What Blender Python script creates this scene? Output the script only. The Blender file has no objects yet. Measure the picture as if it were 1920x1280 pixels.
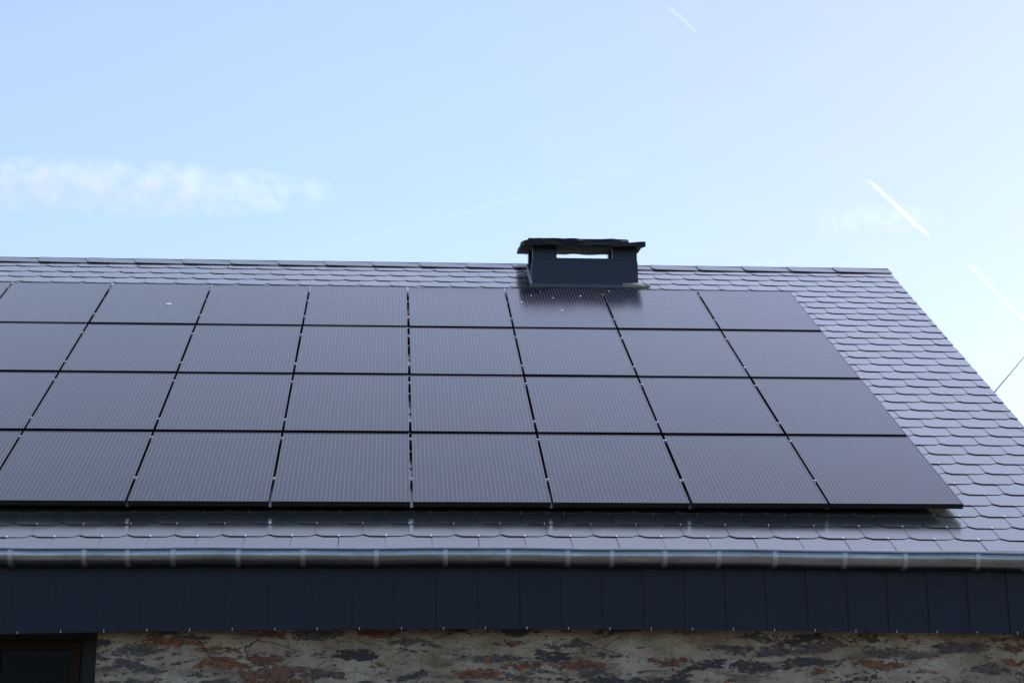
import bpy, bmesh, math, random
from mathutils import Vector, Matrix, noise
random.seed(7)
R = math.radians
sc = bpy.context.scene
col = sc.collection

# ------------------------------------------------------------------ frames
Z0 = 4.417                       # height of the panel plane's origin above the ground
TH = R(33); CT, ST = math.cos(TH), math.sin(TH)
SL = -0.12                       # slates lie this far under the face of the panels
def rp(x, y, z):                 # roof coordinates (along eave, up the slope, out of the slope) -> world
    return Vector((x, y*CT - z*ST, y*ST + z*CT + Z0))

# ------------------------------------------------------------------ helpers
class MB:
    """collects polygons; build() links them as ONE mesh object"""
    def __init__(s): s.v = []; s.f = []
    def poly(s, pts):
        n = len(s.v); s.v += [tuple(p) for p in pts]; s.f.append(tuple(range(n, n+len(pts))))
    def solid(s, top, bot):      # two rings with the same winding (top seen counter-clockwise)
        n = len(s.v); k = len(top); s.v += [tuple(p) for p in top] + [tuple(p) for p in bot]
        s.f.append(tuple(range(n, n+k))); s.f.append(tuple(range(n+2*k-1, n+k-1, -1)))
        for i in range(k):
            j = (i+1) % k; s.f.append((n+i, n+k+i, n+k+j, n+j))
    def box(s, x0, x1, y0, y1, z0, z1, fn=None):
        fn = fn or (lambda x, y, z: (x, y, z))
        t = [fn(x0,y0,z1), fn(x1,y0,z1), fn(x1,y1,z1), fn(x0,y1,z1)]
        b = [fn(x0,y0,z0), fn(x1,y0,z0), fn(x1,y1,z0), fn(x0,y1,z0)]
        s.solid(t, b)
    def grid(s, rows, close=False):
        n = len(s.v); w = len(rows[0])
        for r in rows: s.v += [tuple(p) for p in r]
        for i in range(len(rows)-1):
            for j in range(w if close else w-1):
                k = (j+1) % w
                s.f.append((n+i*w+j, n+i*w+k, n+(i+1)*w+k, n+(i+1)*w+j))
    def tube(s, pts, r, n=8):
        pts = [Vector(p) for p in pts]; rows = []
        for i, p in enumerate(pts):
            d = (pts[min(i+1, len(pts)-1)] - pts[max(i-1, 0)]).normalized()
            a = d.cross(Vector((0,0,1)));  a = a.normalized() if a.length > 1e-4 else Vector((1,0,0))
            b = d.cross(a).normalized()
            rows.append([p + a*math.cos(2*math.pi*k/n)*r + b*math.sin(2*math.pi*k/n)*r for k in range(n)])
        s.grid(rows, True)
        s.poly(rows[0][::-1]); s.poly(rows[-1])
    def build(s, name, mat, parent=None, smooth=False, bevel=0.0, base=None):
        me = bpy.data.meshes.new(name)
        v = s.v
        if base is not None: v = [(a[0]-base[0], a[1]-base[1], a[2]-base[2]) for a in v]
        me.from_pydata(v, [], s.f); me.update()
        bm = bmesh.new(); bm.from_mesh(me); bmesh.ops.recalc_face_normals(bm, faces=bm.faces); bm.to_mesh(me); bm.free()
        me.materials.append(mat)
        if smooth:
            for p in me.polygons: p.use_smooth = True
        o = bpy.data.objects.new(name, me); col.objects.link(o)
        if parent: o.parent = parent
        if bevel:
            m = o.modifiers.new('bevel', 'BEVEL'); m.width = bevel; m.segments = 2; m.limit_method = 'ANGLE'
        return o
def tag(o, label=None, cat=None, group=None, kind=None):
    for k, v in (('label', label), ('category', cat), ('group', group), ('kind', kind)):
        if v: o[k] = v
    return o
def empty(name, loc, rot=(0,0,0)):
    o = bpy.data.objects.new(name, None); o.location = loc; o.rotation_euler = rot
    o.empty_display_size = .2; col.objects.link(o); return o
def lerp_tab(tab, x):
    if x <= tab[0][0]: return tab[0][1]
    for (a, va), (b, vb) in zip(tab, tab[1:]):
        if x <= b:
            t = (x-a)/(b-a); return va + (vb-va)*t
    return tab[-1][1]
def clip(poly, a, b, c):         # keep a*x + b*y <= c
    out = []
    for i, p in enumerate(poly):
        q = poly[(i+1) % len(poly)]
        dp = a*p[0]+b*p[1]-c; dq = a*q[0]+b*q[1]-c
        if dp <= 0: out.append(p)
        if (dp < 0 < dq) or (dq < 0 < dp):
            t = dp/(dp-dq); out.append((p[0]+(q[0]-p[0])*t, p[1]+(q[1]-p[1])*t))
    return out

# ------------------------------------------------------------------ materials
class N:
    def __init__(s, name):
        s.m = bpy.data.materials.new(name); s.m.use_nodes = True; s.t = s.m.node_tree; s.t.nodes.clear()
        s.out = s.t.nodes.new('ShaderNodeOutputMaterial')
    def n(s, typ, **kw):
        nd = s.t.nodes.new(typ)
        for k, v in kw.items():
            if k in nd.inputs: s.set(nd.inputs[k], v)
            else: setattr(nd, k, v)
        return nd
    def set(s, inp, v):
        if hasattr(v, 'links'): s.t.links.new(v, inp)
        else: inp.default_value = v
    def i(s, nd, key, v): s.set(nd.inputs[key], v)
    def math(s, op, a, b=0.0, c=0.0, clamp=False):
        nd = s.t.nodes.new('ShaderNodeMath'); nd.operation = op; nd.use_clamp = clamp
        s.set(nd.inputs[0], a); s.set(nd.inputs[1], b); s.set(nd.inputs[2], c); return nd.outputs[0]
    def mix(s, f, a, b, mode='MIX'):
        nd = s.t.nodes.new('ShaderNodeMix'); nd.data_type = 'RGBA'; nd.blend_type = mode
        s.set(nd.inputs[0], f); s.set(nd.inputs[6], a); s.set(nd.inputs[7], b); return nd.outputs[2]
    def ramp(s, f, stops):
        nd = s.t.nodes.new('ShaderNodeValToRGB'); e = nd.color_ramp.elements
        while len(e) < len(stops): e.new(0.5)
        for el, (p, c) in zip(e, stops):
            el.position = p; el.color = c if len(c) == 4 else (*c, 1)
        s.set(nd.inputs[0], f); return nd.outputs[0]
    def noise(s, vec, scale, detail=4, rough=.55, dist=0.0):
        nd = s.n('ShaderNodeTexNoise'); s.set(nd.inputs['Vector'], vec)
        nd.inputs['Scale'].default_value = scale; nd.inputs['Detail'].default_value = detail
        nd.inputs['Roughness'].default_value = rough; nd.inputs['Distortion'].default_value = dist
        return nd.outputs['Fac']
    def mapping(s, vec, scale=(1,1,1), rot=(0,0,0)):
        nd = s.n('ShaderNodeMapping'); s.set(nd.inputs['Vector'], vec); nd.inputs['Scale'].default_value = scale
        nd.inputs['Rotation'].default_value = rot; return nd.outputs[0]
    def obj(s): return s.n('ShaderNodeTexCoord').outputs['Object']
    def bump(s, h, strength, dist):
        nd = s.n('ShaderNodeBump'); s.set(nd.inputs['Height'], h); nd.inputs['Strength'].default_value = strength
        nd.inputs['Distance'].default_value = dist; return nd.outputs[0]
    def pbr(s, **kw):
        b = s.n('ShaderNodeBsdfPrincipled')
        for k, v in kw.items():
            s.set(b.inputs[k.replace('_', ' ')], v)
        s.t.links.new(b.outputs[0], s.out.inputs[0]); return b

def c3(r, g, b): return (r, g, b, 1)

def mat_slate(name, base, rough, spec=.5, var=.22, ior=1.5):
    n = N(name); co = n.obj()
    isl = n.n('ShaderNodeNewGeometry').outputs['Random Per Island']
    big = n.noise(n.mapping(co, (1.0, 1.0, 1.0)), 1.3, 4, .6)
    fine = n.noise(co, 60, 3, .6)
    f = n.math('MULTIPLY_ADD', isl, var, 1-var/2)
    f = n.math('MULTIPLY', f, n.math('MULTIPLY_ADD', big, .5, .75))
    f = n.math('MULTIPLY', f, n.math('MULTIPLY_ADD', fine, .3, .85))
    c = n.mix(1.0, base, n.n('ShaderNodeCombineColor', Red=f, Green=f, Blue=f).outputs[0], 'MULTIPLY')
    lich = n.ramp(n.noise(co, 9, 6, .7), [(.66, c3(0,0,0)), (.74, c3(1,1,1))])
    c = n.mix(n.math('MULTIPLY', lich, .18), c, c3(.16,.15,.12))
    r = n.math('ADD', n.math('MULTIPLY_ADD', big, .10, rough-.05), n.math('MULTIPLY', isl, .05))
    n.pbr(Base_Color=c, Roughness=r, IOR=ior, Specular_IOR_Level=spec,
          Normal=n.bump(n.noise(co, 140, 2, .5), .12, .002))
    return n.m
M = {}
M['slate'] = mat_slate('fibre_slate', c3(.042,.044,.040), .175, .5, .16, 1.80)
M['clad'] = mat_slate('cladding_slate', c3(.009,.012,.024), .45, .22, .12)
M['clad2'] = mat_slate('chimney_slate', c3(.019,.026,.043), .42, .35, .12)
M['ridge'] = mat_slate('ridge_slate', c3(.036,.038,.036), .27, .5, .15, 1.7)

def plain(name, color, rough, metal=0.0, nv=.15, ns=20, bump=0.0, spec=.5):
    n = N(name); co = n.obj(); k = n.noise(co, ns, 5, .6)
    f = n.math('MULTIPLY_ADD', k, 2*nv, 1-nv)
    c = n.mix(1.0, color, n.n('ShaderNodeCombineColor', Red=f, Green=f, Blue=f).outputs[0], 'MULTIPLY')
    kw = dict(Base_Color=c, Roughness=n.math('MULTIPLY_ADD', k, .2, rough-.1), Metallic=metal, Specular_IOR_Level=spec)
    if bump: kw['Normal'] = n.bump(n.noise(co, ns*3, 4, .6), .6, bump)
    n.pbr(**kw); return n.m
M['frame'] = plain('black_anodised_frame', c3(.007,.0075,.009), .3, 0, .1, 30)
M['alu'] = plain('raw_aluminium', c3(.42,.43,.45), .45, 1, .1, 30)
M['steel'] = plain('stainless_hook', c3(.75,.75,.74), .28, 1, .05, 30)
M['black'] = plain('roof_underlay', c3(.012,.012,.014), .8)
M['wood'] = plain('brown_wood', c3(.018,.006,.003), .6, 0, .3, 18, 0, .1)
M['surround'] = plain('dark_boards', c3(.018,.015,.013), .8, 0, .4, 25)
M['soffit'] = plain('soffit_board', c3(.10,.065,.04), .7, 0, .3, 12)
M['mortar'] = plain('chimney_mortar', c3(.20,.195,.175), .85, 0, .35, 14, .006)
M['lead'] = plain('lead_flashing', c3(.075,.085,.10), .5, 0, .3, 14, .003)
M['cable'] = plain('cable', c3(.03,.03,.035), .8, 0, .1, 20, 0, .1)
M['dropping'] = plain('dried_dropping', c3(.55,.54,.51), .9)
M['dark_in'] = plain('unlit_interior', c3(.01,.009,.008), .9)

# rough dark slab of the chimney cap
n = N('cap_stone'); co = n.obj(); k = n.noise(co, 7, 6, .65)
n.pbr(Base_Color=n.ramp(k, [(.3, c3(.008,.008,.009)), (.6, c3(.020,.020,.019)), (.8, c3(.07,.065,.055))]), Roughness=.85,
      Normal=n.bump(n.noise(co, 22, 6, .7), .8, .02))
M['cap'] = n.m

# zinc
n = N('weathered_zinc'); co = n.obj()
k = n.noise(n.mapping(co, (.8, 4, 4)), 4, 6, .65); k2 = n.noise(n.mapping(co, (3, 9, 9)), 14, 5, .7)
c = n.ramp(k, [(.3, c3(.22,.23,.25)), (.55, c3(.33,.34,.37)), (.75, c3(.44,.45,.46))])
c = n.mix(n.ramp(k2, [(.52, c3(0,0,0)), (.70, c3(.6,.6,.6))]), c, c3(.16,.15,.13))
n.pbr(Base_Color=c, Metallic=1.0, Roughness=n.math('MULTIPLY_ADD', k2, .28, .14), Normal=n.bump(k2, .10, .003))
M['zinc'] = n.m
M['zinc2'] = plain('bracket_zinc', c3(.42,.44,.47), .38, .9, .15, 20)

# module glass: thirty pale busbar lines along the slope, faint cell gaps across it
LP = 1.062/29
n = N('solar_glass'); co = n.obj(); sx = n.n('ShaderNodeSeparateXYZ', Vector=co)
x, y = sx.outputs[0], sx.outputs[1]
u = n.math('FRACT', n.math('MULTIPLY_ADD', x, 1/LP, .5+14.5))
d = n.math('ABSOLUTE', n.math('SUBTRACT', u, .5))
line = n.math('MULTIPLY', n.math('LESS_THAN', n.math('ABSOLUTE', x), .5375), n.math('LESS_THAN', d, .055))
cy = n.math('FRACT', n.math('MULTIPLY_ADD', y, 1/.0915, .5))
cg = n.math('LESS_THAN', n.math('ABSOLUTE', n.math('SUBTRACT', cy, .5)), .012)
wp0 = n.n('ShaderNodeNewGeometry').outputs['Position']
rnd = n.n('ShaderNodeObjectInfo').outputs['Random']
base = n.mix(rnd, c3(.0100,.0120,.0250), c3(.0140,.0140,.0200))
hue = n.ramp(n.noise(wp0, .8, 3, .5), [(.38, c3(.009,.015,.027)), (.62, c3(.015,.0145,.021))])
base = n.mix(.6, base, hue)
base = n.mix(cg, base, c3(.004,.004,.006))
base = n.mix(line, base, c3(.115,.125,.155))
wp = n.n('ShaderNodeNewGeometry').outputs['Position']
dirt = n.noise(wp, 1.7, 6, .65); dust = n.noise(n.mapping(co, (9, .7, 1)), 2.2, 5, .6)
dd = n.math('MULTIPLY', n.math('MULTIPLY', dirt, dust), .10)
base = n.mix(dd, base, c3(.26,.25,.24))
fine = n.noise(co, 350, 2, .5)
n.pbr(Base_Color=base, Roughness=n.math('MULTIPLY_ADD', dirt, .10, .10), IOR=1.5, Specular_IOR_Level=.17,
      Normal=n.bump(fine, .03, .0004))
M['glass'] = n.m

# old limewashed rubble wall
n = N('rubble_wall'); wp = n.n('ShaderNodeNewGeometry').outputs['Position']
wob = n.n('ShaderNodeTexNoise'); n.set(wob.inputs['Vector'], wp); wob.inputs['Scale'].default_value = 3.2; wob.inputs['Detail'].default_value = 5
wv = n.n('ShaderNodeVectorMath', operation='MULTIPLY_ADD'); n.set(wv.inputs[0], wob.outputs['Color']); wv.inputs[1].default_value = (.22,.22,.15); n.set(wv.inputs[2], wp)
vec = n.mapping(wv.outputs[0], (2.5, 2.5, 12.5))
vo = n.n('ShaderNodeTexVoronoi', feature='F1'); n.set(vo.inputs['Vector'], vec); vo.inputs['Scale'].default_value = 1.0
ve = n.n('ShaderNodeTexVoronoi', feature='DISTANCE_TO_EDGE'); n.set(ve.inputs['Vector'], vec); ve.inputs['Scale'].default_value = 1.0
cid = n.n('ShaderNodeSeparateColor', Color=vo.outputs['Color'])
rag = n.noise(n.mapping(wp, (6, 6, 14)), 3.0, 8, .72)
expo = n.math('ADD', n.math('MULTIPLY_ADD', ve.outputs['Distance'], 1.1, -.18), n.math('MULTIPLY_ADD', rag, 2.4, -1.2))
expo = n.math('ADD', expo, n.math('MULTIPLY_ADD', cid.outputs[1], .6, -.42))
msk = n.ramp(expo, [(.0, c3(0,0,0)), (.05, c3(1,1,1))])
stone = n.ramp(cid.outputs[0], [(0, c3(.05,.04,.04)), (.25, c3(.09,.09,.10)), (.40, c3(.15,.14,.14)), (.46, c3(.24,.085,.035)), (.66, c3(.38,.13,.045)), (.74, c3(.12,.11,.13)), (1, c3(.18,.16,.14))])
stone = n.mix(n.ramp(n.noise(wp, 21, 8, .75), [(.42, c3(0,0,0)), (.62, c3(1,1,1))]), stone, c3(.055,.05,.055))
stone = n.mix(n.ramp(n.noise(wp, 11, 5, .7), [(.57, c3(0,0,0)), (.66, c3(.8,.8,.8))]), stone, c3(.34,.13,.06))
lime = n.ramp(n.noise(wp, 3.2, 7, .65), [(.3, c3(.20,.15,.10)), (.5, c3(.33,.265,.195)), (.7, c3(.45,.38,.31))])
pit = n.ramp(n.noise(n.mapping(wp, (1, 1, 1.8)), 34, 6, .75), [(.60, c3(0,0,0)), (.68, c3(1,1,1))])
lime = n.mix(n.math('MULTIPLY', pit, .75), lime, c3(.07,.055,.04))
cr = n.n('ShaderNodeTexVoronoi', feature='DISTANCE_TO_EDGE')
n.set(cr.inputs['Vector'], n.mapping(wv.outputs[0], (1.3, 1.3, 2.2))); cr.inputs['Scale'].default_value = 1.3
crack = n.math('MULTIPLY', n.math('LESS_THAN', cr.outputs['Distance'], .005), n.math('GREATER_THAN', n.noise(wp, 2.1, 3), .56))
lime = n.mix(crack, lime, c3(.03,.025,.02))
rim = n.math('MULTIPLY', n.math('LESS_THAN', n.math('ABSOLUTE', n.math('SUBTRACT', expo, .0)), .03), n.math('GREATER_THAN', n.noise(wp, 7, 3), .48))
fineg = n.noise(n.mapping(wp, (1, 1, 1.7)), 70, 5, .75)
lime = n.mix(n.ramp(fineg, [(.45, c3(0,0,0)), (.75, c3(.55,.55,.55))]), lime, c3(.09,.075,.055))
stone = n.mix(n.ramp(fineg, [(.5, c3(0,0,0)), (.7, c3(.6,.6,.6))]), stone, c3(.22,.20,.18))
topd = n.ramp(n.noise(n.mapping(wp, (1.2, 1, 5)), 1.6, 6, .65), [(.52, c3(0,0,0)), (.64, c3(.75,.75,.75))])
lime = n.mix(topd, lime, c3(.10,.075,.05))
colr = n.mix(msk, lime, stone)
colr = n.mix(n.math('MULTIPLY', rim, .8), colr, c3(.035,.028,.022))
h = n.math('ADD', n.math('MULTIPLY', msk, n.math('MULTIPLY_ADD', rag, 1.4, -.9)), n.math('MULTIPLY_ADD', pit, -.4, n.noise(wp, 9, 6, .7)))
h = n.math('SUBTRACT', h, n.math('MULTIPLY', crack, .9))
n.pbr(Base_Color=colr, Roughness=.92, Normal=n.bump(h, .9, .03), Specular_IOR_Level=.25)
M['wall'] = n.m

# ground
n = N('yard_ground'); wp = n.n('ShaderNodeNewGeometry').outputs['Position']
g = n.ramp(n.noise(wp, .35, 8, .65), [(.3, c3(.050,.055,.032)), (.45, c3(.10,.09,.07)), (.62, c3(.18,.16,.135))])
g = n.mix(n.math('MULTIPLY', n.noise(wp, 30, 4, .7), .5), g, c3(.05,.045,.035))
n.pbr(Base_Color=g, Roughness=.95, Normal=n.bump(n.noise(wp, 18, 5, .7), .6, .03))
M['ground'] = n.m
n = N('window_glass')
n.pbr(Base_Color=c3(.002,.002,.002), Roughness=.1, IOR=1.5, Specular_IOR_Level=.05)
M['pane'] = n.m

# ------------------------------------------------------------------ ground
g = MB(); rows = []
for i in range(41):
    a = -1 + i/20; r_ = []
    for j in range(41):
        b = -1 + j/20
        X = math.copysign(abs(a)**2.2, a)*4000; Y = math.copysign(abs(b)**2.2, b)*4000
        d = math.hypot(X, Y)
        z = 0 if d < 60 else (noise.noise(Vector((X/700, Y/700, 3)))*18 - 12)*min(1, (d-60)/600)
        r_.append((X, Y, z))
    rows.append(r_)
g.grid(rows)
ground = g.build('ground', M['ground'], smooth=True); tag(ground, kind='structure')

# ------------------------------------------------------------------ the building
HOUSE = Vector((-1, 3.6, 0))
house = empty('stone_house', HOUSE)
tag(house, 'old rubble stone house with a grey slate roof, zinc gutter and dark slate-clad eave', 'house')
def hb(mb, name, mat, parent=None, **kw):
    """build from world coordinates as a child (parent chain has no rotation)"""
    return mb.build(name, mat, parent or house, base=HOUSE, **kw)

XL = -9.3
def verge(y): return 5.966 + (y-2.309)*.0513
RY = 8.455
# roof deck, front and back slopes as one thick body
d = MB()
H1 = SL-.025; H2 = SL-.14
def wp_(x, y, z): return rp(x, y, z)
ridge_w = rp(0, RY, SL); YR, ZR = ridge_w.y, ridge_w.z
def back(x, y, z):               # mirrored slope behind the ridge
    p = rp(x, y, z); return Vector((p.x, 2*YR - p.y, p.z))
f0, f1 = -.66, RY-.02
d.solid([rp(XL, f0, H1), rp(verge(f0)-.03, f0, H1), rp(verge(f1)-.03, f1, H1), rp(XL, f1, H1)],
        [rp(XL, f0, H2), rp(verge(f0)-.03, f0, H2), rp(verge(f1)-.03, f1, H2), rp(XL, f1, H2)])
d.solid([back(XL, f0, H1), back(XL, f1+.03, H1), back(verge(f1)-.03, f1+.03, H1), back(verge(f0)-.03, f0, H1)],
        [back(XL, f0, H2), back(XL, f1+.03, H2), back(verge(f1)-.03, f1+.03, H2), back(verge(f0)-.03, f0, H2)])
roof = hb(d, 'roof', M['black'])

PW = .3712; PH = .2527; Y00 = -.515
def dy(x, y):                    # the old eave line dips a little towards both ends
    if y > 2.0: return 0
    t = max(0.0, 1-((x-.6)/4.3)**2)
    return .062*t*(1 if y < .6 else (2.0-y)/1.4)
CH = (1.50, 2.90, 7.42, 8.60)    # the chimney's hole in the slating
def slates(fn, phase0, rows, top=True, hooks=None, xr=None):
    mb = MB(); hk = MB()
    for k in range(-1, rows):
        y0 = Y00 + k*PH
        ph = phase0 + (PW/2 if k % 2 == 0 else 0)
        i0 = int((XL-ph)/PW); i1 = int((7-ph)/PW)+1
        for i in range(i0, i1):
            x0 = ph + i*PW + random.uniform(-.0015, .0015)
            xa, xb = x0+.0014, x0+PW-.0014
            jy = random.uniform(-.0025, .0025)
            yb = y0 + jy + dy(x0+PW/2, y0)
            L = .50 if k < rows-2 else .26
            L = min(L, RY-.005-yb)
            if L < .05: continue
            cx, cyy = .056, .038
            if k == -1: cx, cyy = .001, .001; yb = max(yb, -.735)
            poly = [(xa+cx, yb), (xb-cx, yb), (xb, yb+cyy), (xb, yb+L), (xa, yb+L), (xa, yb+cyy)]
            poly = clip(poly, 1, -.0513, verge(0)-.0)
            poly = clip(poly, -1, 0, -XL)
            if len(poly) < 3 or max(p[0] for p in poly) - min(p[0] for p in poly) < .03: continue
            t1 = random.uniform(.0000, .0012); t2 = random.uniform(-.0044, -.0030)
            s_ = .031; T = .006
            def zz(x, y): 
                u = (x-xa)/(xb-xa)
                return SL - .010 + .0155 - s_*(y-yb) + (t1*(1-u) + t2*u)*max(0, 1-(y-yb)/.3)
            mb.solid([fn(p[0], p[1], zz(*p)+T) for p in poly], [fn(p[0], p[1], zz(*p)) for p in poly])
            if hooks and k >= 0:
                xm = (xa+xb)/2 + random.uniform(-.006, .006)
                if xm < verge(yb)-.02:
                    hz = zz(xm, yb)+T
                    q = 1 if k < 3 or random.random() < .15 else random.uniform(.35, .6)
                    hk.box(xm-.0038*q, xm+.0038*q, yb-.006, yb+.020*q, hz-.0005, hz+.0035*q, fn)
                    hk.box(xm-.003*q, xm+.003*q, yb-.009, yb-.006, hz-.012, hz+.0035*q, fn)
    return mb, hk
mb, hk = slates(rp, 1.272, 35, hooks=True)
sl = hb(mb, 'slating', M['slate'], roof)
h_ = hb(hk, 'slate_hooks', M['steel'], roof); h_['kind'] = 'stuff'
mb, _ = slates(back, 1.4, 35)
hb(mb, 'rear_slating', M['slate'], roof)
# ridge slates
mb = MB(); hk = MB()
xl = 5.545; segs = []
while xl > XL: segs.append(xl); xl -= .599
for i, x0 in enumerate(segs):
    x1 = verge(8.4)+.012 if i == 0 else x0+.599+.07
    if 1.45 < x0 < 2.2: continue
    yb = 8.262 + random.uniform(-.004, .004)
    za = SL+.016+random.uniform(0, .003); zb_ = SL+.007; T = .007
    def zr(x, a=x0, b=x1, p=za, q=zb_): return p+(q-p)*(x-a)/(b-a)
    if 1.5 < x0 < 2.9: x0c = 2.88
    else: x0c = x0
    x1c = 1.543 if x0 < 1.5 and x1 > 1.4 else x1
    poly = [(x0c+.05, yb), (x1c, yb), (x1c, 8.485), (x0c, 8.485), (x0c, yb+.085), (x0c+.018, yb+.03)]
    mb = MB()
    mb.solid([rp(p[0], p[1], zr(p[0])+T) for p in poly], [rp(p[0], p[1], zr(p[0])) for p in poly])
    hb(mb, 'ridge_slate', M['ridge'], roof)
    for hx in (x0c+.10, x0c+.42):
        if hx < x1c-.03:
            z = zr(hx)+T; hk.box(hx-.005, hx+.005, yb+.03, yb+.045, z-.001, z+.003, rp)
h_ = hb(hk, 'ridge_nails', M['steel'], roof); h_['kind'] = 'stuff'
mb = MB()
mb.solid([back(XL,8.25,SL+.02), back(verge(8.4),8.25,SL+.02), back(verge(8.4),8.47,SL+.02), back(XL,8.47,SL+.02)],
         [back(XL,8.25,SL+.01), back(verge(8.4),8.25,SL+.01), back(verge(8.4),8.47,SL+.01), back(XL,8.47,SL+.01)])
hb(mb, 'rear_ridge', M['ridge'], roof)
# verge board
mb = MB()
for fn in (rp, back):
    mb.solid([fn(verge(-.5)-.03, -.5, SL-.006), fn(verge(-.5)-.006, -.5, SL-.006), fn(verge(8.4)-.006, 8.43, SL-.006), fn(verge(8.4)-.03, 8.43, SL-.006)],
             [fn(verge(-.5)-.03, -.5, SL-.24), fn(verge(-.5)-.006, -.5, SL-.24), fn(verge(8.4)-.006, 8.43, SL-.24), fn(verge(8.4)-.03, 8.43, SL-.24)])
hb(mb, 'verge_board', M['clad'], roof)

# fascia hung with slates
FY = -.43; FTAB = [(-9.5,-1.15),(-3.17,-1.129),(-1.95,-1.107),(-.55,-1.097),(.79,-1.094),(2.66,-1.107),(4.82,-1.137),(6,-1.15)]
XE = 5.72
mb = MB(); hk = MB()
SP = .3275; x0 = .526 - 30*SP
while x0 < XE:
    xa = max(x0-.002, XL); xb = min(x0+SP+.05, XE)
    if xb-xa > .06:
        def fz(x): return Z0 + lerp_tab(FTAB, x)
        ja = random.uniform(-.003, .003); top = Z0-.46
        ya, yb = FY - .014 + random.uniform(-.0012,.0012), FY - .004
        mb.solid([(xa, ya, fz(xa)+ja), (xb, yb, fz(xb)+ja), (xb, yb, top), (xa, ya, top)],
                 [(xa, ya+.0065, fz(xa)+ja), (xb, yb+.0065, fz(xb)+ja), (xb, yb+.0065, top), (xa, ya+.0065, top)])
        hx = x0+.05
        if xa < hx < xb:
            z = fz(hx)
            hk.box(hx-.0022, hx+.0022, ya-.005, ya-.002, z-.004, z+.016)
    x0 += SP
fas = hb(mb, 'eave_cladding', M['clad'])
o = hb(hk, 'cladding_hooks', M['zinc2'], fas); o['kind'] = 'stuff'
mb = MB()
WY = -.24                        # face of the wall
xs = [XL + i*(XE-XL)/30 for i in range(31)]
top = [[(x, FY+.012, Z0-.5) for x in xs], [(x, FY+.012, Z0+lerp_tab(FTAB, x)+.012) for x in xs], [(x, WY+.12, Z0+lerp_tab(FTAB, x)+.03) for x in xs], [(x, WY+.12, Z0-.75) for x in xs]]
mb.grid(top)
hb(mb, 'soffit', M['soffit'])

# gutter
GT = [(-9.5,-.508),(-3.19,-.501),(.78,-.493),(3.09,-.505),(4.82,-.524),(6,-.533)]
GYC, GA, GB, GC = -.525, .083, .083, .036
def gpro(off=0.0, a0=-30, a1=205, n=26):
    out = []
    for i in range(n+1):
        a = R(a0 + (a1-a0)*i/n); out.append((GYC - math.cos(a)*(GA+off), -math.sin(a)*(GB+off)-GC))
    return out
gx = [XL + i*(5.80-XL)/64 for i in range(65)]
def gz(x): return Z0 + lerp_tab(GT, x) + .0025*math.sin(x*3.1) + .0015*math.sin(x*7.3+1)
mb = MB()
rows = [[(x, p[0], gz(x)+p[1]) for p in gpro()] for x in gx]
mb.grid(rows)
rows = [[(x, p[0], gz(x)+p[1]) for p in gpro(-.003)] for x in gx]
mb.grid(rows)
for x in (gx[0], gx[-1]): mb.poly([(x, p[0], gz(x)+p[1]) for p in gpro()])
gut = hb(mb, 'gutter', M['zinc'], smooth=True)
mb = MB(); mb.tube([(x, GYC-GA*math.cos(R(30))-.009, gz(x)+.006) for x in gx], .0115, 10)
hb(mb, 'rolled_lip', M['zinc2'], gut, smooth=True)
BX = [-3.63,-3.09,-2.53,-2.2,-1.85,-1.35,-.85,-.28,.26,.75,1.22,1.57,1.99,2.42,2.87,3.43,3.92,4.51,4.9,5.4]
for bx in BX:
    mb = MB(); w = .019
    P1 = gpro(.006, -29, 176, 24); P0 = gpro(.001, -29, 176, 24)
    ring = []
    for x in (bx-w, bx+w):
        ring.append([(x, p[0], gz(x)+p[1]) for p in P1] + [(x, p[0], gz(x)+p[1]) for p in P0[::-1]])
    mb.grid([ring[0], ring[1]], True)
    for i in range(24):
        for s_, r_ in enumerate(ring):
            mb.poly([r_[i], r_[i+1], r_[49-i-1], r_[49-i]])
    hb(mb, 'gutter_bracket', M['zinc2'], gut)

# walls
mb = MB()
WT = Z0-1.02; WX0, WX1 = -3.95, -2.452; WZ0 = Z0-2.35; GR = 5.60
def front_patch(x0, x1, z0, z1, nx, nz):
    rows = []
    for i in range(nz+1):
        z = z0+(z1-z0)*i/nz; r_ = []
        for j in range(nx+1):
            x = x0+(x1-x0)*j/nx
            n_ = noise.fractal(Vector((x*1.6, 0, z*4.5)), 1.0, 2.0, 5)*.022 + noise.fractal(Vector((x*9, 2, z*16)), 1.0, 2.0, 3)*.006
            r_.append((x, WY + n_, z))
        rows.append(r_)
    mb.grid(rows)
WB = Z0-1.75
front_patch(WX1, GR, WB, WT, 400, 40)
front_patch(XL, WX0, WB, WT, 60, 12)
front_patch(WX0, WX1, 0, WZ0, 30, 20); front_patch(WX1, GR, 0, WB, 120, 30); front_patch(XL, WX0, 0, WB, 60, 20)
BK = 2*YR - WY
mb.poly([(GR, WY, 0), (GR, BK, 0), (GR, BK, WT), (GR, YR, Z0+ZR-Z0-.30), (GR, WY, WT)])
mb.poly([(XL+.3, WY, 0), (XL+.3, WY, WT), (XL+.3, YR, ZR-.30), (XL+.3, BK, WT), (XL+.3, BK, 0)])
mb.poly([(XL, BK, 0), (GR, BK, 0), (GR, BK, WT), (XL, BK, WT)])
# window reveal
for a in ((WX0, WX1),):
    yb = WY+.32
    mb.poly([(WX1, WY, WZ0), (WX1, yb, WZ0), (WX1, yb, WT), (WX1, WY, WT)])
    mb.poly([(WX0, WY, WZ0), (WX0, yb, WZ0), (WX0, yb, WT), (WX0, WY, WT)])
    mb.poly([(WX0, WY, WZ0), (WX1, WY, WZ0), (WX1, yb, WZ0), (WX0, yb, WZ0)])
wall = hb(mb, 'wall', M['wall'])
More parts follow.
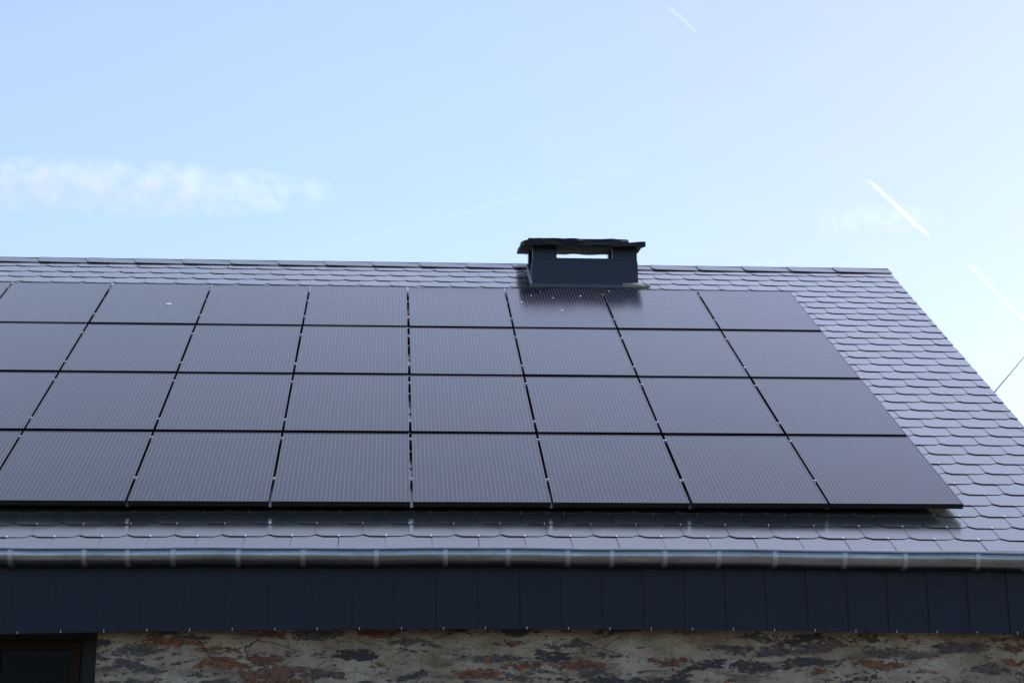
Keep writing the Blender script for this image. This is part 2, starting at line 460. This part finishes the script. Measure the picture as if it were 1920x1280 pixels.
# window
mb = MB(); fy0, fy1 = WY+.10, WY+.17; zt = Z0-1.14
x0, x1 = WX0+.02, WX1-.14
mb.box(x1-.075, x1, fy0, fy1, WZ0, zt); mb.box(x0, x0+.075, fy0, fy1, WZ0, zt)
mb.box(x0+.075, x1-.075, fy0, fy1, zt-.075, zt); mb.box(x0+.075, x1-.075, fy0, fy1, WZ0, WZ0+.075)
xm = (x0+x1)/2; mb.box(xm-.05, xm+.05, fy0-.003, fy1-.003, WZ0+.075, zt-.075)
win = hb(mb, 'window', M['wood'], bevel=.004)
mb = MB(); mb.box(x0+.07, x1-.07, fy0+.03, fy0+.036, WZ0+.07, zt-.07)
hb(mb, 'pane', M['pane'], win)
mb = MB(); mb.box(x1, WX1, fy0+.04, fy1+.05, WZ0, zt); mb.box(x0-.02, WX1, fy0+.02, fy1+.06, zt, WT)
hb(mb, 'window_surround', M['surround'], win)
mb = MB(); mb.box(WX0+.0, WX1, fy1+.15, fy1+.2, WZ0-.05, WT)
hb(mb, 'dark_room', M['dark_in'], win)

# ------------------------------------------------------------------ chimney
def chz(z): return z + Z0
mb = MB()
CX0, CX1, CY0, CY1 = 1.556, 2.850, 6.322, 7.14
TW = .14
# outer shell as four walls with openings, tops following the tilted cap
def ctop(y): return chz(4.515 + (y-CY0)*.237)
def cbox(x0, x1, y0, y1, z0, z1=None):
    f = (lambda y: z1) if z1 else ctop
    mb.solid([(x0,y0,f(y0)), (x1,y0,f(y0)), (x1,y1,f(y1)), (x0,y1,f(y1))], [(x0,y0,z0), (x1,y0,z0), (x1,y1,z0), (x0,y1,z0)])
FS = chz(4.327); BS = FS+.12
OX0, OX1 = 1.852, 2.553
zb = chz(3.2)
cbox(CX0, CX1, CY0, CY0+TW, zb, FS)                       # front below the opening
cbox(CX0, OX0, CY0+.0005, CY0+TW-.001, FS)                # front piers
cbox(OX1, CX1, CY0+.0005, CY0+TW-.001, FS)
cbox(CX0, CX1, CY1-TW, CY1, zb, BS)
cbox(CX0, 1.80, CY1-TW+.001, CY1-.0005, BS)
cbox(2.592, CX1, CY1-TW+.001, CY1-.0005, BS)
for xa, xb in ((CX0, CX0+.10), (CX1-.10, CX1)):
    cbox(xa+.0005, xb-.0005, CY0+TW, CY1-TW, zb, chz(4.30))
mb2 = MB()
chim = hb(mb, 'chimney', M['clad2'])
# cladding plates, a few millimetres proud of the shaft
mb = MB()
for xa, xb in ((CX0-.004, 1.866), (1.868, 2.168), (2.170, 2.470), (2.472, CX1+.004)):
    zt_ = FS-.004
    mb.solid([(xa, CY0-.011, zb), (xb, CY0-.008, zb), (xb, CY0-.008, zt_), (xa, CY0-.011, zt_)],
             [(xa, CY0-.002, zb), (xb, CY0-.002, zb), (xb, CY0-.002, zt_), (xa, CY0-.002, zt_)])
for xa, xb in ((CX0-.004, OX0-.002), (OX1+.002, CX1+.004)):
    mb.solid([(xa, CY0-.013, FS-.02), (xb, CY0-.012, FS-.02), (xb, CY0-.012, ctop(CY0)-.006), (xa, CY0-.013, ctop(CY0)-.006)],
             [(xa, CY0-.0015, FS-.02), (xb, CY0-.0015, FS-.02), (xb, CY0-.0015, ctop(CY0)-.006), (xa, CY0-.0015, ctop(CY0)-.006)])
mb.box(CX0-.012, CX0-.002, CY0-.004, CY1, zb, chz(4.29))
mb.box(CX1+.002, CX1+.012, CY0-.004, CY1, zb, chz(4.29))
hb(mb, 'shaft_cladding', M['clad2'], chim)
# cap: rough slabs with ragged rims
def slab(mb, x0, x1, y0, y1, z, t, tilt, seed, rough=.018, nx=26, ny=14, chf=0.0):
    top = []; bot = []; ring = []
    def P(u, v, dz, k):
        x = x0+(x1-x0)*u; y = y0+(y1-y0)*v
        e = noise.fractal(Vector((x*4+seed, y*4, k*.7)), 1, 2, 4)*rough
        e2 = noise.fractal(Vector((x*4, y*4+seed, 5+k*.7)), 1, 2, 4)*rough
        zn = noise.fractal(Vector((x*3+seed, y*3, 9+k)), 1, 2, 4)*rough*.5
        return (x+e*(1.3 if u in (0,1) else .3), y+e2*(1.3 if v in (0,1) else .3), z+(y-CY0)*tilt+dz+zn)
    us = [i/nx for i in range(nx+1)]; vs = [i/ny for i in range(ny+1)]
    mb.grid([[P(u, v, t, 1) for u in us] for v in vs])
    mb.grid([[P(u, v, 0, 0) for u in us] for v in vs])
    per = [(u,0) for u in us] + [(1,v) for v in vs[1:]] + [(u,1) for u in us[::-1][1:]] + [(0,v) for v in vs[::-1][1:-1]]
    mb.grid([[P(u, v, 0, 0) for u, v in per], [P(u, v, t, 1) for u, v in per]], True)
mb = MB(); slab(mb, CX0-.135, CX1+.095, CY0-.16, CY1+.13, chz(4.478), .050, .237, 3, .028)
hb(mb, 'cap_slab', M['cap'], chim)
mb = MB(); slab(mb, CX0-.07, CX1-.11, CY0-.14, CY1+.06, chz(4.522), .046, .237, 11, .030)
hb(mb, 'cap_slab', M['cap'], chim)
# apron and mortar fillet where the shaft meets the slates
mb = MB(); rows = []
for i in range(61):
    u = i/60; x = CX0-.05+(CX1-CX0+.16)*u
    n1 = noise.noise(Vector((x*9, 1, 0)))*.012; n2 = noise.noise(Vector((x*11, 4, 0)))*.010
    rows.append([rp(x, 7.385+n1, SL+.008), rp(x, 7.388+n1, SL+.018), rp(x, 7.41+n2, SL+.024), rp(x, 7.455, SL+.030+n2*.4)])
mb.grid(rows)
hb(mb, 'apron_flashing', M['lead'], chim, smooth=True)
mb = MB(); rows = []
for i in range(31):
    u = i/30; x = 2.66+.34*u
    n1 = noise.noise(Vector((x*12, 7, 0)))*.015
    hgt = .03*math.sin(math.pi*min(1, u*1.2+.1))**.5 if u < .9 else .008
    rows.append([rp(x, 7.375+n1, SL+.012), rp(x, 7.38+n1, SL+.022+hgt*.3), rp(x, 7.42, SL+.028+hgt*.5), rp(x, 7.46+.03*u, SL+.03+hgt*.6), rp(x, 7.52+.05*u, SL+.012)])
mb.grid(rows)
hb(mb, 'mortar_fillet', M['mortar'], chim, smooth=True)
mb = MB(); rows = []
for i in range(31):
    u = i/30; y = 7.42+(8.34-7.42)*u
    n1 = noise.noise(Vector((y*8, 3, 0)))*.012
    rows.append([rp(CX0-.040+n1*.5, y, SL+.010), rp(CX0-.03+n1*.5, y, SL+.018), rp(CX0-.010, y, SL+.030)])
mb.grid(rows)
hb(mb, 'side_flashing', M['lead'], chim, smooth=True)

# ------------------------------------------------------------------ solar panels
CW = 1.1605; RH = 1.7182; PWD = 1.1375; PHT = 1.664
def make_panel():
    root = empty('solar_panel', (0,0,0), (TH,0,0))
    f = MB(); w = .012; hx = PWD/2; hy = PHT
    f.box(-hx, hx, 0, w, -.046, 0); f.box(-hx, hx, hy-w, hy, -.046, 0)
    f.box(-hx, -hx+w, w, hy-w, -.046, -.0002); f.box(hx-w, hx, w, hy-w, -.046, -.0002)
    f.box(-hx+w, hx-w, w, hy-w, -.034, -.031)
    f.build('frame', M['frame'], root, bevel=.0012)
    g_ = MB(); g_.box(-hx+w-.002, hx-w+.002, w-.002, hy-w+.002, -.006, -.0022)
    g_.build('glass', M['glass'], root)
    return root
proto = make_panel()
def copy_tree(o, parent=None):
    c = o.copy(); col.objects.link(c); c.parent = parent
    for ch in list(o.children): copy_tree(ch, c)
    return c
rown = ['bottom row', 'third row down', 'second row down', 'top row']
coln = {3: 'at the right-hand end', 2: 'second from the right end', 1: 'third from the right end', 0: 'fourth from the right end',
        -1: 'fifth from the right end', -2: 'sixth from the right end', -3: 'seventh from the right end', -4: 'eighth from the right end', -5: 'ninth from the right end'}
extra = {(3, 1): ', white droppings', (3, -4): '', (3, 2): ', below chimney corner', (3,-3): ', white smear',
         (0, 3): ''}
specks = {(3, 1): [(.135,.62),(.25,.80),(.36,.90),(.47,.74),(.52,.42),(.765,.80)], (3, 2): [(.07,.95),(.50,.72)], (3, -3): [(.66,.47)]}
first = True
for r in (3, 2, 1, 0):
    for c in range(-5, 4):
        o = proto if first else copy_tree(proto); first = False
        jx = random.uniform(-.0025, .0025); jy_ = random.uniform(-.003, .003)
        p = rp((c+.5)*CW + jx, r*1.736 + jy_, random.uniform(-.0015, .0015))
        o.location = p
        o.rotation_euler = (TH + random.uniform(-.0012,.0012), random.uniform(-.0012,.0012), random.uniform(-.0007,.0007))
        tag(o, 'black solar panel, %s, %s%s' % (rown[r], coln[c], extra.get((r, c), '')), 'solar panel', 'solar panels in a grid on the slate roof')
        for (u, v) in specks.get((r, c), []):
            b = MB(); cx = -PWD/2 + u*PWD; cy_ = v*PHT; sc_ = random.uniform(.7, 1.3)*.010
            if (r, c) == (3, -3): sc_ = .02
            ring = [(cx+math.cos(a)*sc_*random.uniform(.7,1.3)*(1.6 if (r,c)==(3,-3) else 1), cy_+math.sin(a)*sc_*1.6*random.uniform(.7,1.3)) for a in [2*math.pi*i/9 for i in range(9)]]
            b.solid([(x, y, .0018) for x, y in ring], [(x, y, -.0025) for x, y in ring])
            b.build('bird_dropping', M['dropping'], o)

# mounting rails with the clamps that bridge the gaps
RAILS = [(.523, 'lower rail of the bottom panel row'), (1.526, 'upper rail of the bottom panel row'),
         (2.03, 'lower rail of the second row up'), (3.17, 'upper rail of the second row up'),
         (3.77, 'lower rail of the third row up'), (4.807, 'upper rail of the third row up'),
         (5.543, 'lower rail of the top panel row'), (6.621, 'upper rail of the top panel row')]
for ry, lab in RAILS:
    root = empty('mounting_rail', rp(0, ry, -.071), (TH,0,0))
    tag(root, 'black mounting rail with small bright clamps, ' + lab, 'mounting rail', 'rails that carry the solar panels')
    m = MB(); m.box(-5.78, 4*CW+.018, -.02, .02, -.030, .020); m.build('rail', M['frame'], root, bevel=.002)
    for c in range(-4, 4):
        m = MB(); x = c*CW
        m.box(x-.010, x+.010, -.014, .014, .022, .060); m.box(x-.018, x+.018, -.009, .009, .0715, .0740)
        m.box(x-.004, x+.004, -.004, .004, .060, .0715)
        m.tube([(x, 0, .0740), (x, 0, .078)], .005, 6)
        m.build('clamp', M['alu'], root)
    m = MB(); m.box(4*CW-.004, 4*CW+.012, -.018, .018, .022, .050); m.build('end_clamp', M['frame'], root)
    if ry < 1:  # plates added under the panel gaps to block streaks of reflected sky
        for c in range(-4, 4):
            m = MB(); x = c*CW; m.box(x-.022, x+.022, -.505, -.02, .006, .014); m.build('gap_blocker', M['frame'], root)
    for x in (-4.9, -3.3, -1.7, -.1, 1.5, 3.1, 4.50):
        m = MB(); m.box(x-.015, x+.015, -.05, -.022, -.046, .0); m.box(x-.015, x+.015, -.05, .10, -.046, -.041)
        m.build('roof_hook', M['alu'], root)

# ------------------------------------------------------------------ overhead cable
mb = MB()
A = Vector((6.55, 4.1, Z0+2.22)); pts = []
CAM = Vector((-.16838579, -14.28797778, Z0-2.8170659))
RW = Matrix(((0.9976693346109604, -0.06760808384575236, -0.009222026655203771),
             (0.010188375110166323, 0.28123765905947795, -0.9595840641337053),
             (0.06746922105329298, 0.9572536373007157, 0.2812710047001137)))
F = 3300.0
def ray(px, py): return (RW.transposed() @ Vector(((px-960)/F, (py-640)/F, 1)))
d1 = ray(1866, 733); p1 = CAM + d1*((6.20-CAM.x)/d1.x)
d2 = ray(1920, 665); p2 = CAM + d2*((11.0-CAM.x)/d2.x)
dd_ = (p2-p1)
attach = Vector((GR, p1.y+.1, p1.z-1.1))
far = p1 + dd_*3.2
pts = [attach, attach + Vector((.15, 0, .25))]
for i in range(25):
    t = i/24; q = p1.lerp(far, t); q.z -= .04*4*t*(1-t); pts.append(q)
mb.tube(pts, .0075, 6)
cb = mb.build('overhead_cable', M['cable']); tag(cb, 'thin dark cable rising to the right from behind the roof edge', 'cable')
pole = MB(); pole.tube([(far.x, far.y, -1), (far.x, far.y, far.z+.4)], .12, 12)
po = pole.build('utility_pole', M['wood'], smooth=True); tag(po, 'round wooden pole that carries the cable beyond the house', 'pole')

# ------------------------------------------------------------------ clouds and contrails (real volumes, far behind the house)
def mat_vol(name, dens, kind, sc_noise, thr=.5, soft=.25):
    n = N(name); co = n.obj()
    if kind == 'trail':
        sp_ = n.n('ShaderNodeSeparateXYZ', Vector=co)
        wob_ = n.math('MULTIPLY', n.math('SUBTRACT', n.noise(n.mapping(co, (1,0,0)), 2.6, 3, .6), .5), .9)
        yy = n.math('ADD', sp_.outputs[1], wob_)
        rr = n.math('SQRT', n.math('ADD', n.math('POWER', yy, 2), n.math('POWER', sp_.outputs[2], 2)))
        body = n.math('SUBTRACT', 1, n.math('MULTIPLY', rr, 1.7), clamp=True)
        endf = n.math('MULTIPLY', n.math('SUBTRACT', 1, n.math('ABSOLUTE', sp_.outputs[0])), 4.0, clamp=True)
        nz = n.noise(n.mapping(co, (sc_noise, 1, 1)), 1.6, 4, .6)
        d_ = n.math('MULTIPLY', n.math('MULTIPLY', body, endf), n.math('MULTIPLY_ADD', nz, 1.6, -.05, clamp=True))
    else:
        ln = n.n('ShaderNodeVectorMath', operation='LENGTH'); n.set(ln.inputs[0], co)
        fall = n.math('SUBTRACT', 1, n.math('POWER', ln.outputs['Value'], 2.0), clamp=True)
        nz = n.noise(n.mapping(co, (sc_noise, 1, 1.3)), 1.5, 6, .6, .4)
        d_ = n.math('MULTIPLY', n.math('MULTIPLY', n.math('ADD', nz, -thr), 1/soft, clamp=True), fall)
    v = n.n('ShaderNodeVolumePrincipled'); v.inputs['Color'].default_value = (1, 1, 1, 1); v.inputs['Anisotropy'].default_value = .3
    n.set(v.inputs['Density'], n.math('MULTIPLY', d_, dens))
    n.t.links.new(v.outputs[0], n.out.inputs['Volume']); return n.m
def far_vol(name, px0, px1, dist, rad_px, dep, mat, label, cat):
    a = CAM + ray(*px0).normalized()*dist; b = CAM + ray(*px1).normalized()*dist
    mb = MB()
    nr = 14; rows = []
    for i in range(13):
        t = -1+i/6; k = 1 if cat == 'contrail' else math.sqrt(max(.0004, 1-t*t))
        rows.append([(t, math.cos(2*math.pi*j/nr)*k, math.sin(2*math.pi*j/nr)*k) for j in range(nr)])
    mb.grid(rows, True); mb.poly(rows[0][::-1]); mb.poly(rows[-1])
    o = mb.build(name, mat)
    ax = (b-a).normalized(); vw = ((a+b)/2-CAM).normalized(); up = ax.cross(vw).normalized(); dp = ax.cross(up).normalized()
    rpx = rad_px*dist/F
    m = Matrix((ax*(b-a).length/2, up*rpx, dp*dep)).transposed().to_4x4(); m.translation = (a+b)/2
    o.matrix_world = m
    return tag(o, label, cat)
VM = lambda *a, **k: mat_vol(*a, **k)
far_vol('contrail', (1624,334), (1745,446), 2600, 8.5, 7, VM('trail_bright', .22, 'trail', 3), 'short bright white contrail high to the right of the chimney', 'contrail')
far_vol('contrail', (1808,486), (1960,640), 2600, 12, 9, VM('trail_mid', .05, 'trail', 4), 'faint broken contrail right of the roof verge', 'contrail')
far_vol('contrail', (1250,10), (1312,66), 2600, 9, 7, VM('trail_small', .04, 'trail', 3), 'tiny faint contrail near the top of the sky', 'contrail')
far_vol('contrail', (520,487), (1250,300), 2600, 17, 13, VM('trail_long', .006, 'trail', 7), 'long very faint contrail rising to the right behind the chimney', 'contrail')
far_vol('cloud', (-330,335), (690,365), 3000, 58, 56, VM('cloud_left', .0150, 'cloud', 7.0, thr=.46, soft=.16), 'thin pinkish white streak of cloud low in the left of the sky', 'cloud')
far_vol('cloud', (1500,415), (1790,405), 3000, 34, 30, VM('cloud_right', .0055, 'cloud', 4.5, thr=.44, soft=.16), 'small wispy cloud crossed by the bright contrail', 'cloud')

# ------------------------------------------------------------------ sun, sky
SD = Vector((.47, (.315*CT - .13*ST), (.315*ST + .13*CT))).normalized()
SEL = math.asin(SD.z); SAZ = math.atan2(SD.x, SD.y)
s = bpy.data.lights.new('sun', 'SUN'); s.energy = 3.5; s.angle = R(.53); s.color = (1, .95, .88)
so = bpy.data.objects.new('sun', s); col.objects.link(so); so.rotation_euler = SD.to_track_quat('Z', 'Y').to_euler(); so.location = (20, 20, 30)
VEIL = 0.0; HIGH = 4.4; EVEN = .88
w = bpy.data.worlds.new('World'); sc.world = w; w.use_nodes = True
nt = w.node_tree; nt.nodes.clear()
out = nt.nodes.new('ShaderNodeOutputWorld'); bg = nt.nodes.new('ShaderNodeBackground')
sky = nt.nodes.new('ShaderNodeTexSky'); sky.sky_type = 'NISHITA'; sky.sun_disc = False
sky.sun_elevation = SEL; sky.sun_rotation = SAZ; sky.air_density = 1.0; sky.dust_density = .6; sky.ozone_density = 1.5; sky.altitude = 300
bg.inputs[1].default_value = .12
def vm(op, *a):
    nd = nt.nodes.new('ShaderNodeVectorMath'); nd.operation = op
    for i, v in enumerate(a):
        if hasattr(v, 'links'): nt.links.new(v, nd.inputs[i])
        else: nd.inputs[i].default_value = v
    return nd
def fm(op, *a, clamp=False):
    nd = nt.nodes.new('ShaderNodeMath'); nd.operation = op; nd.use_clamp = clamp
    for i, v in enumerate(a):
        if hasattr(v, 'links'): nt.links.new(v, nd.inputs[i])
        else: nd.inputs[i].default_value = v
    return nd.outputs[0]
tc = nt.nodes.new('ShaderNodeTexCoord')
dirv = vm('NORMALIZE', tc.outputs['Generated']).outputs[0]
ang = fm('ARCCOSINE', vm('DOT_PRODUCT', dirv, tuple(SD)).outputs['Value'])
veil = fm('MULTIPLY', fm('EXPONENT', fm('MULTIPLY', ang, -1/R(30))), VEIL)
# bright high cloud sheet added out of view to lighten panel and slate reflections
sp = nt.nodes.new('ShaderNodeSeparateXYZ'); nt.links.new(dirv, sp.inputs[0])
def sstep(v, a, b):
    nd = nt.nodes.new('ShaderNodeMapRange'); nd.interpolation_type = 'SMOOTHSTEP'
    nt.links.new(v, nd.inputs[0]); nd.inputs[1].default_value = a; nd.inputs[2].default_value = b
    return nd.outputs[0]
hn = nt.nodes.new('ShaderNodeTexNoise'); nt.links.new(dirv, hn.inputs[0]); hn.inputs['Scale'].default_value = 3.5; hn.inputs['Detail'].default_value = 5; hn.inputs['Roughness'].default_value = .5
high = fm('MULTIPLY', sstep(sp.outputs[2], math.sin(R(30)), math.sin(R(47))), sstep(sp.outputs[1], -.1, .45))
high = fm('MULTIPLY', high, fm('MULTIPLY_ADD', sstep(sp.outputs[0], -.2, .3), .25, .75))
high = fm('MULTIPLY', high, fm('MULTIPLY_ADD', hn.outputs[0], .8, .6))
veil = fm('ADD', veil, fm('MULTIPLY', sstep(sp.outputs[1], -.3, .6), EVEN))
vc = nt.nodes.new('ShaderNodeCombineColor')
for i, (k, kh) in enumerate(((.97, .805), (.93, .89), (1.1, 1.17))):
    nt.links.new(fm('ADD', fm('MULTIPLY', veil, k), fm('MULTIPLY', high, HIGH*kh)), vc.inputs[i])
# haze turns the blue milky towards the sun
near = sstep(vm('DOT_PRODUCT', dirv, tuple(SD)).outputs['Value'], .42, .76)
tint = nt.nodes.new('ShaderNodeMix'); tint.data_type = 'RGBA'; nt.links.new(near, tint.inputs[0])
tint.inputs[6].default_value = (.985, 1.01, 1.04, 1); tint.inputs[7].default_value = (1.04, .87, .93, 1)
flat = nt.nodes.new('ShaderNodeMapRange'); nt.links.new(sp.outputs[2], flat.inputs[0])
for i, v in ((1, .12), (2, .46), (3, .90), (4, 1.0)): flat.inputs[i].default_value = v
fl = vm('SCALE', tint.outputs[2]); nt.links.new(flat.outputs[0], fl.inputs['Scale'])
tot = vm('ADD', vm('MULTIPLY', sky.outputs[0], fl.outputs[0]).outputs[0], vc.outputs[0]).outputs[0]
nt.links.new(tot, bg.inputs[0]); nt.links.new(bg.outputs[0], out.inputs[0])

# ------------------------------------------------------------------ camera
cam = bpy.data.cameras.new('camera'); co_ = bpy.data.objects.new('camera', cam); col.objects.link(co_)
cam.sensor_width = 36; cam.lens = F/1920*36; cam.clip_end = 20000; cam.clip_start = .1
m3 = Matrix((RW[0], -RW[1], -RW[2])).transposed()
co_.matrix_world = Matrix.Translation(CAM) @ m3.to_4x4()
sc.camera = co_
sc.view_settings.view_transform = 'Standard'; sc.view_settings.look = 'None'; sc.view_settings.exposure = 1.0; sc.view_settings.gamma = 1
sc.view_settings.use_curve_mapping = False
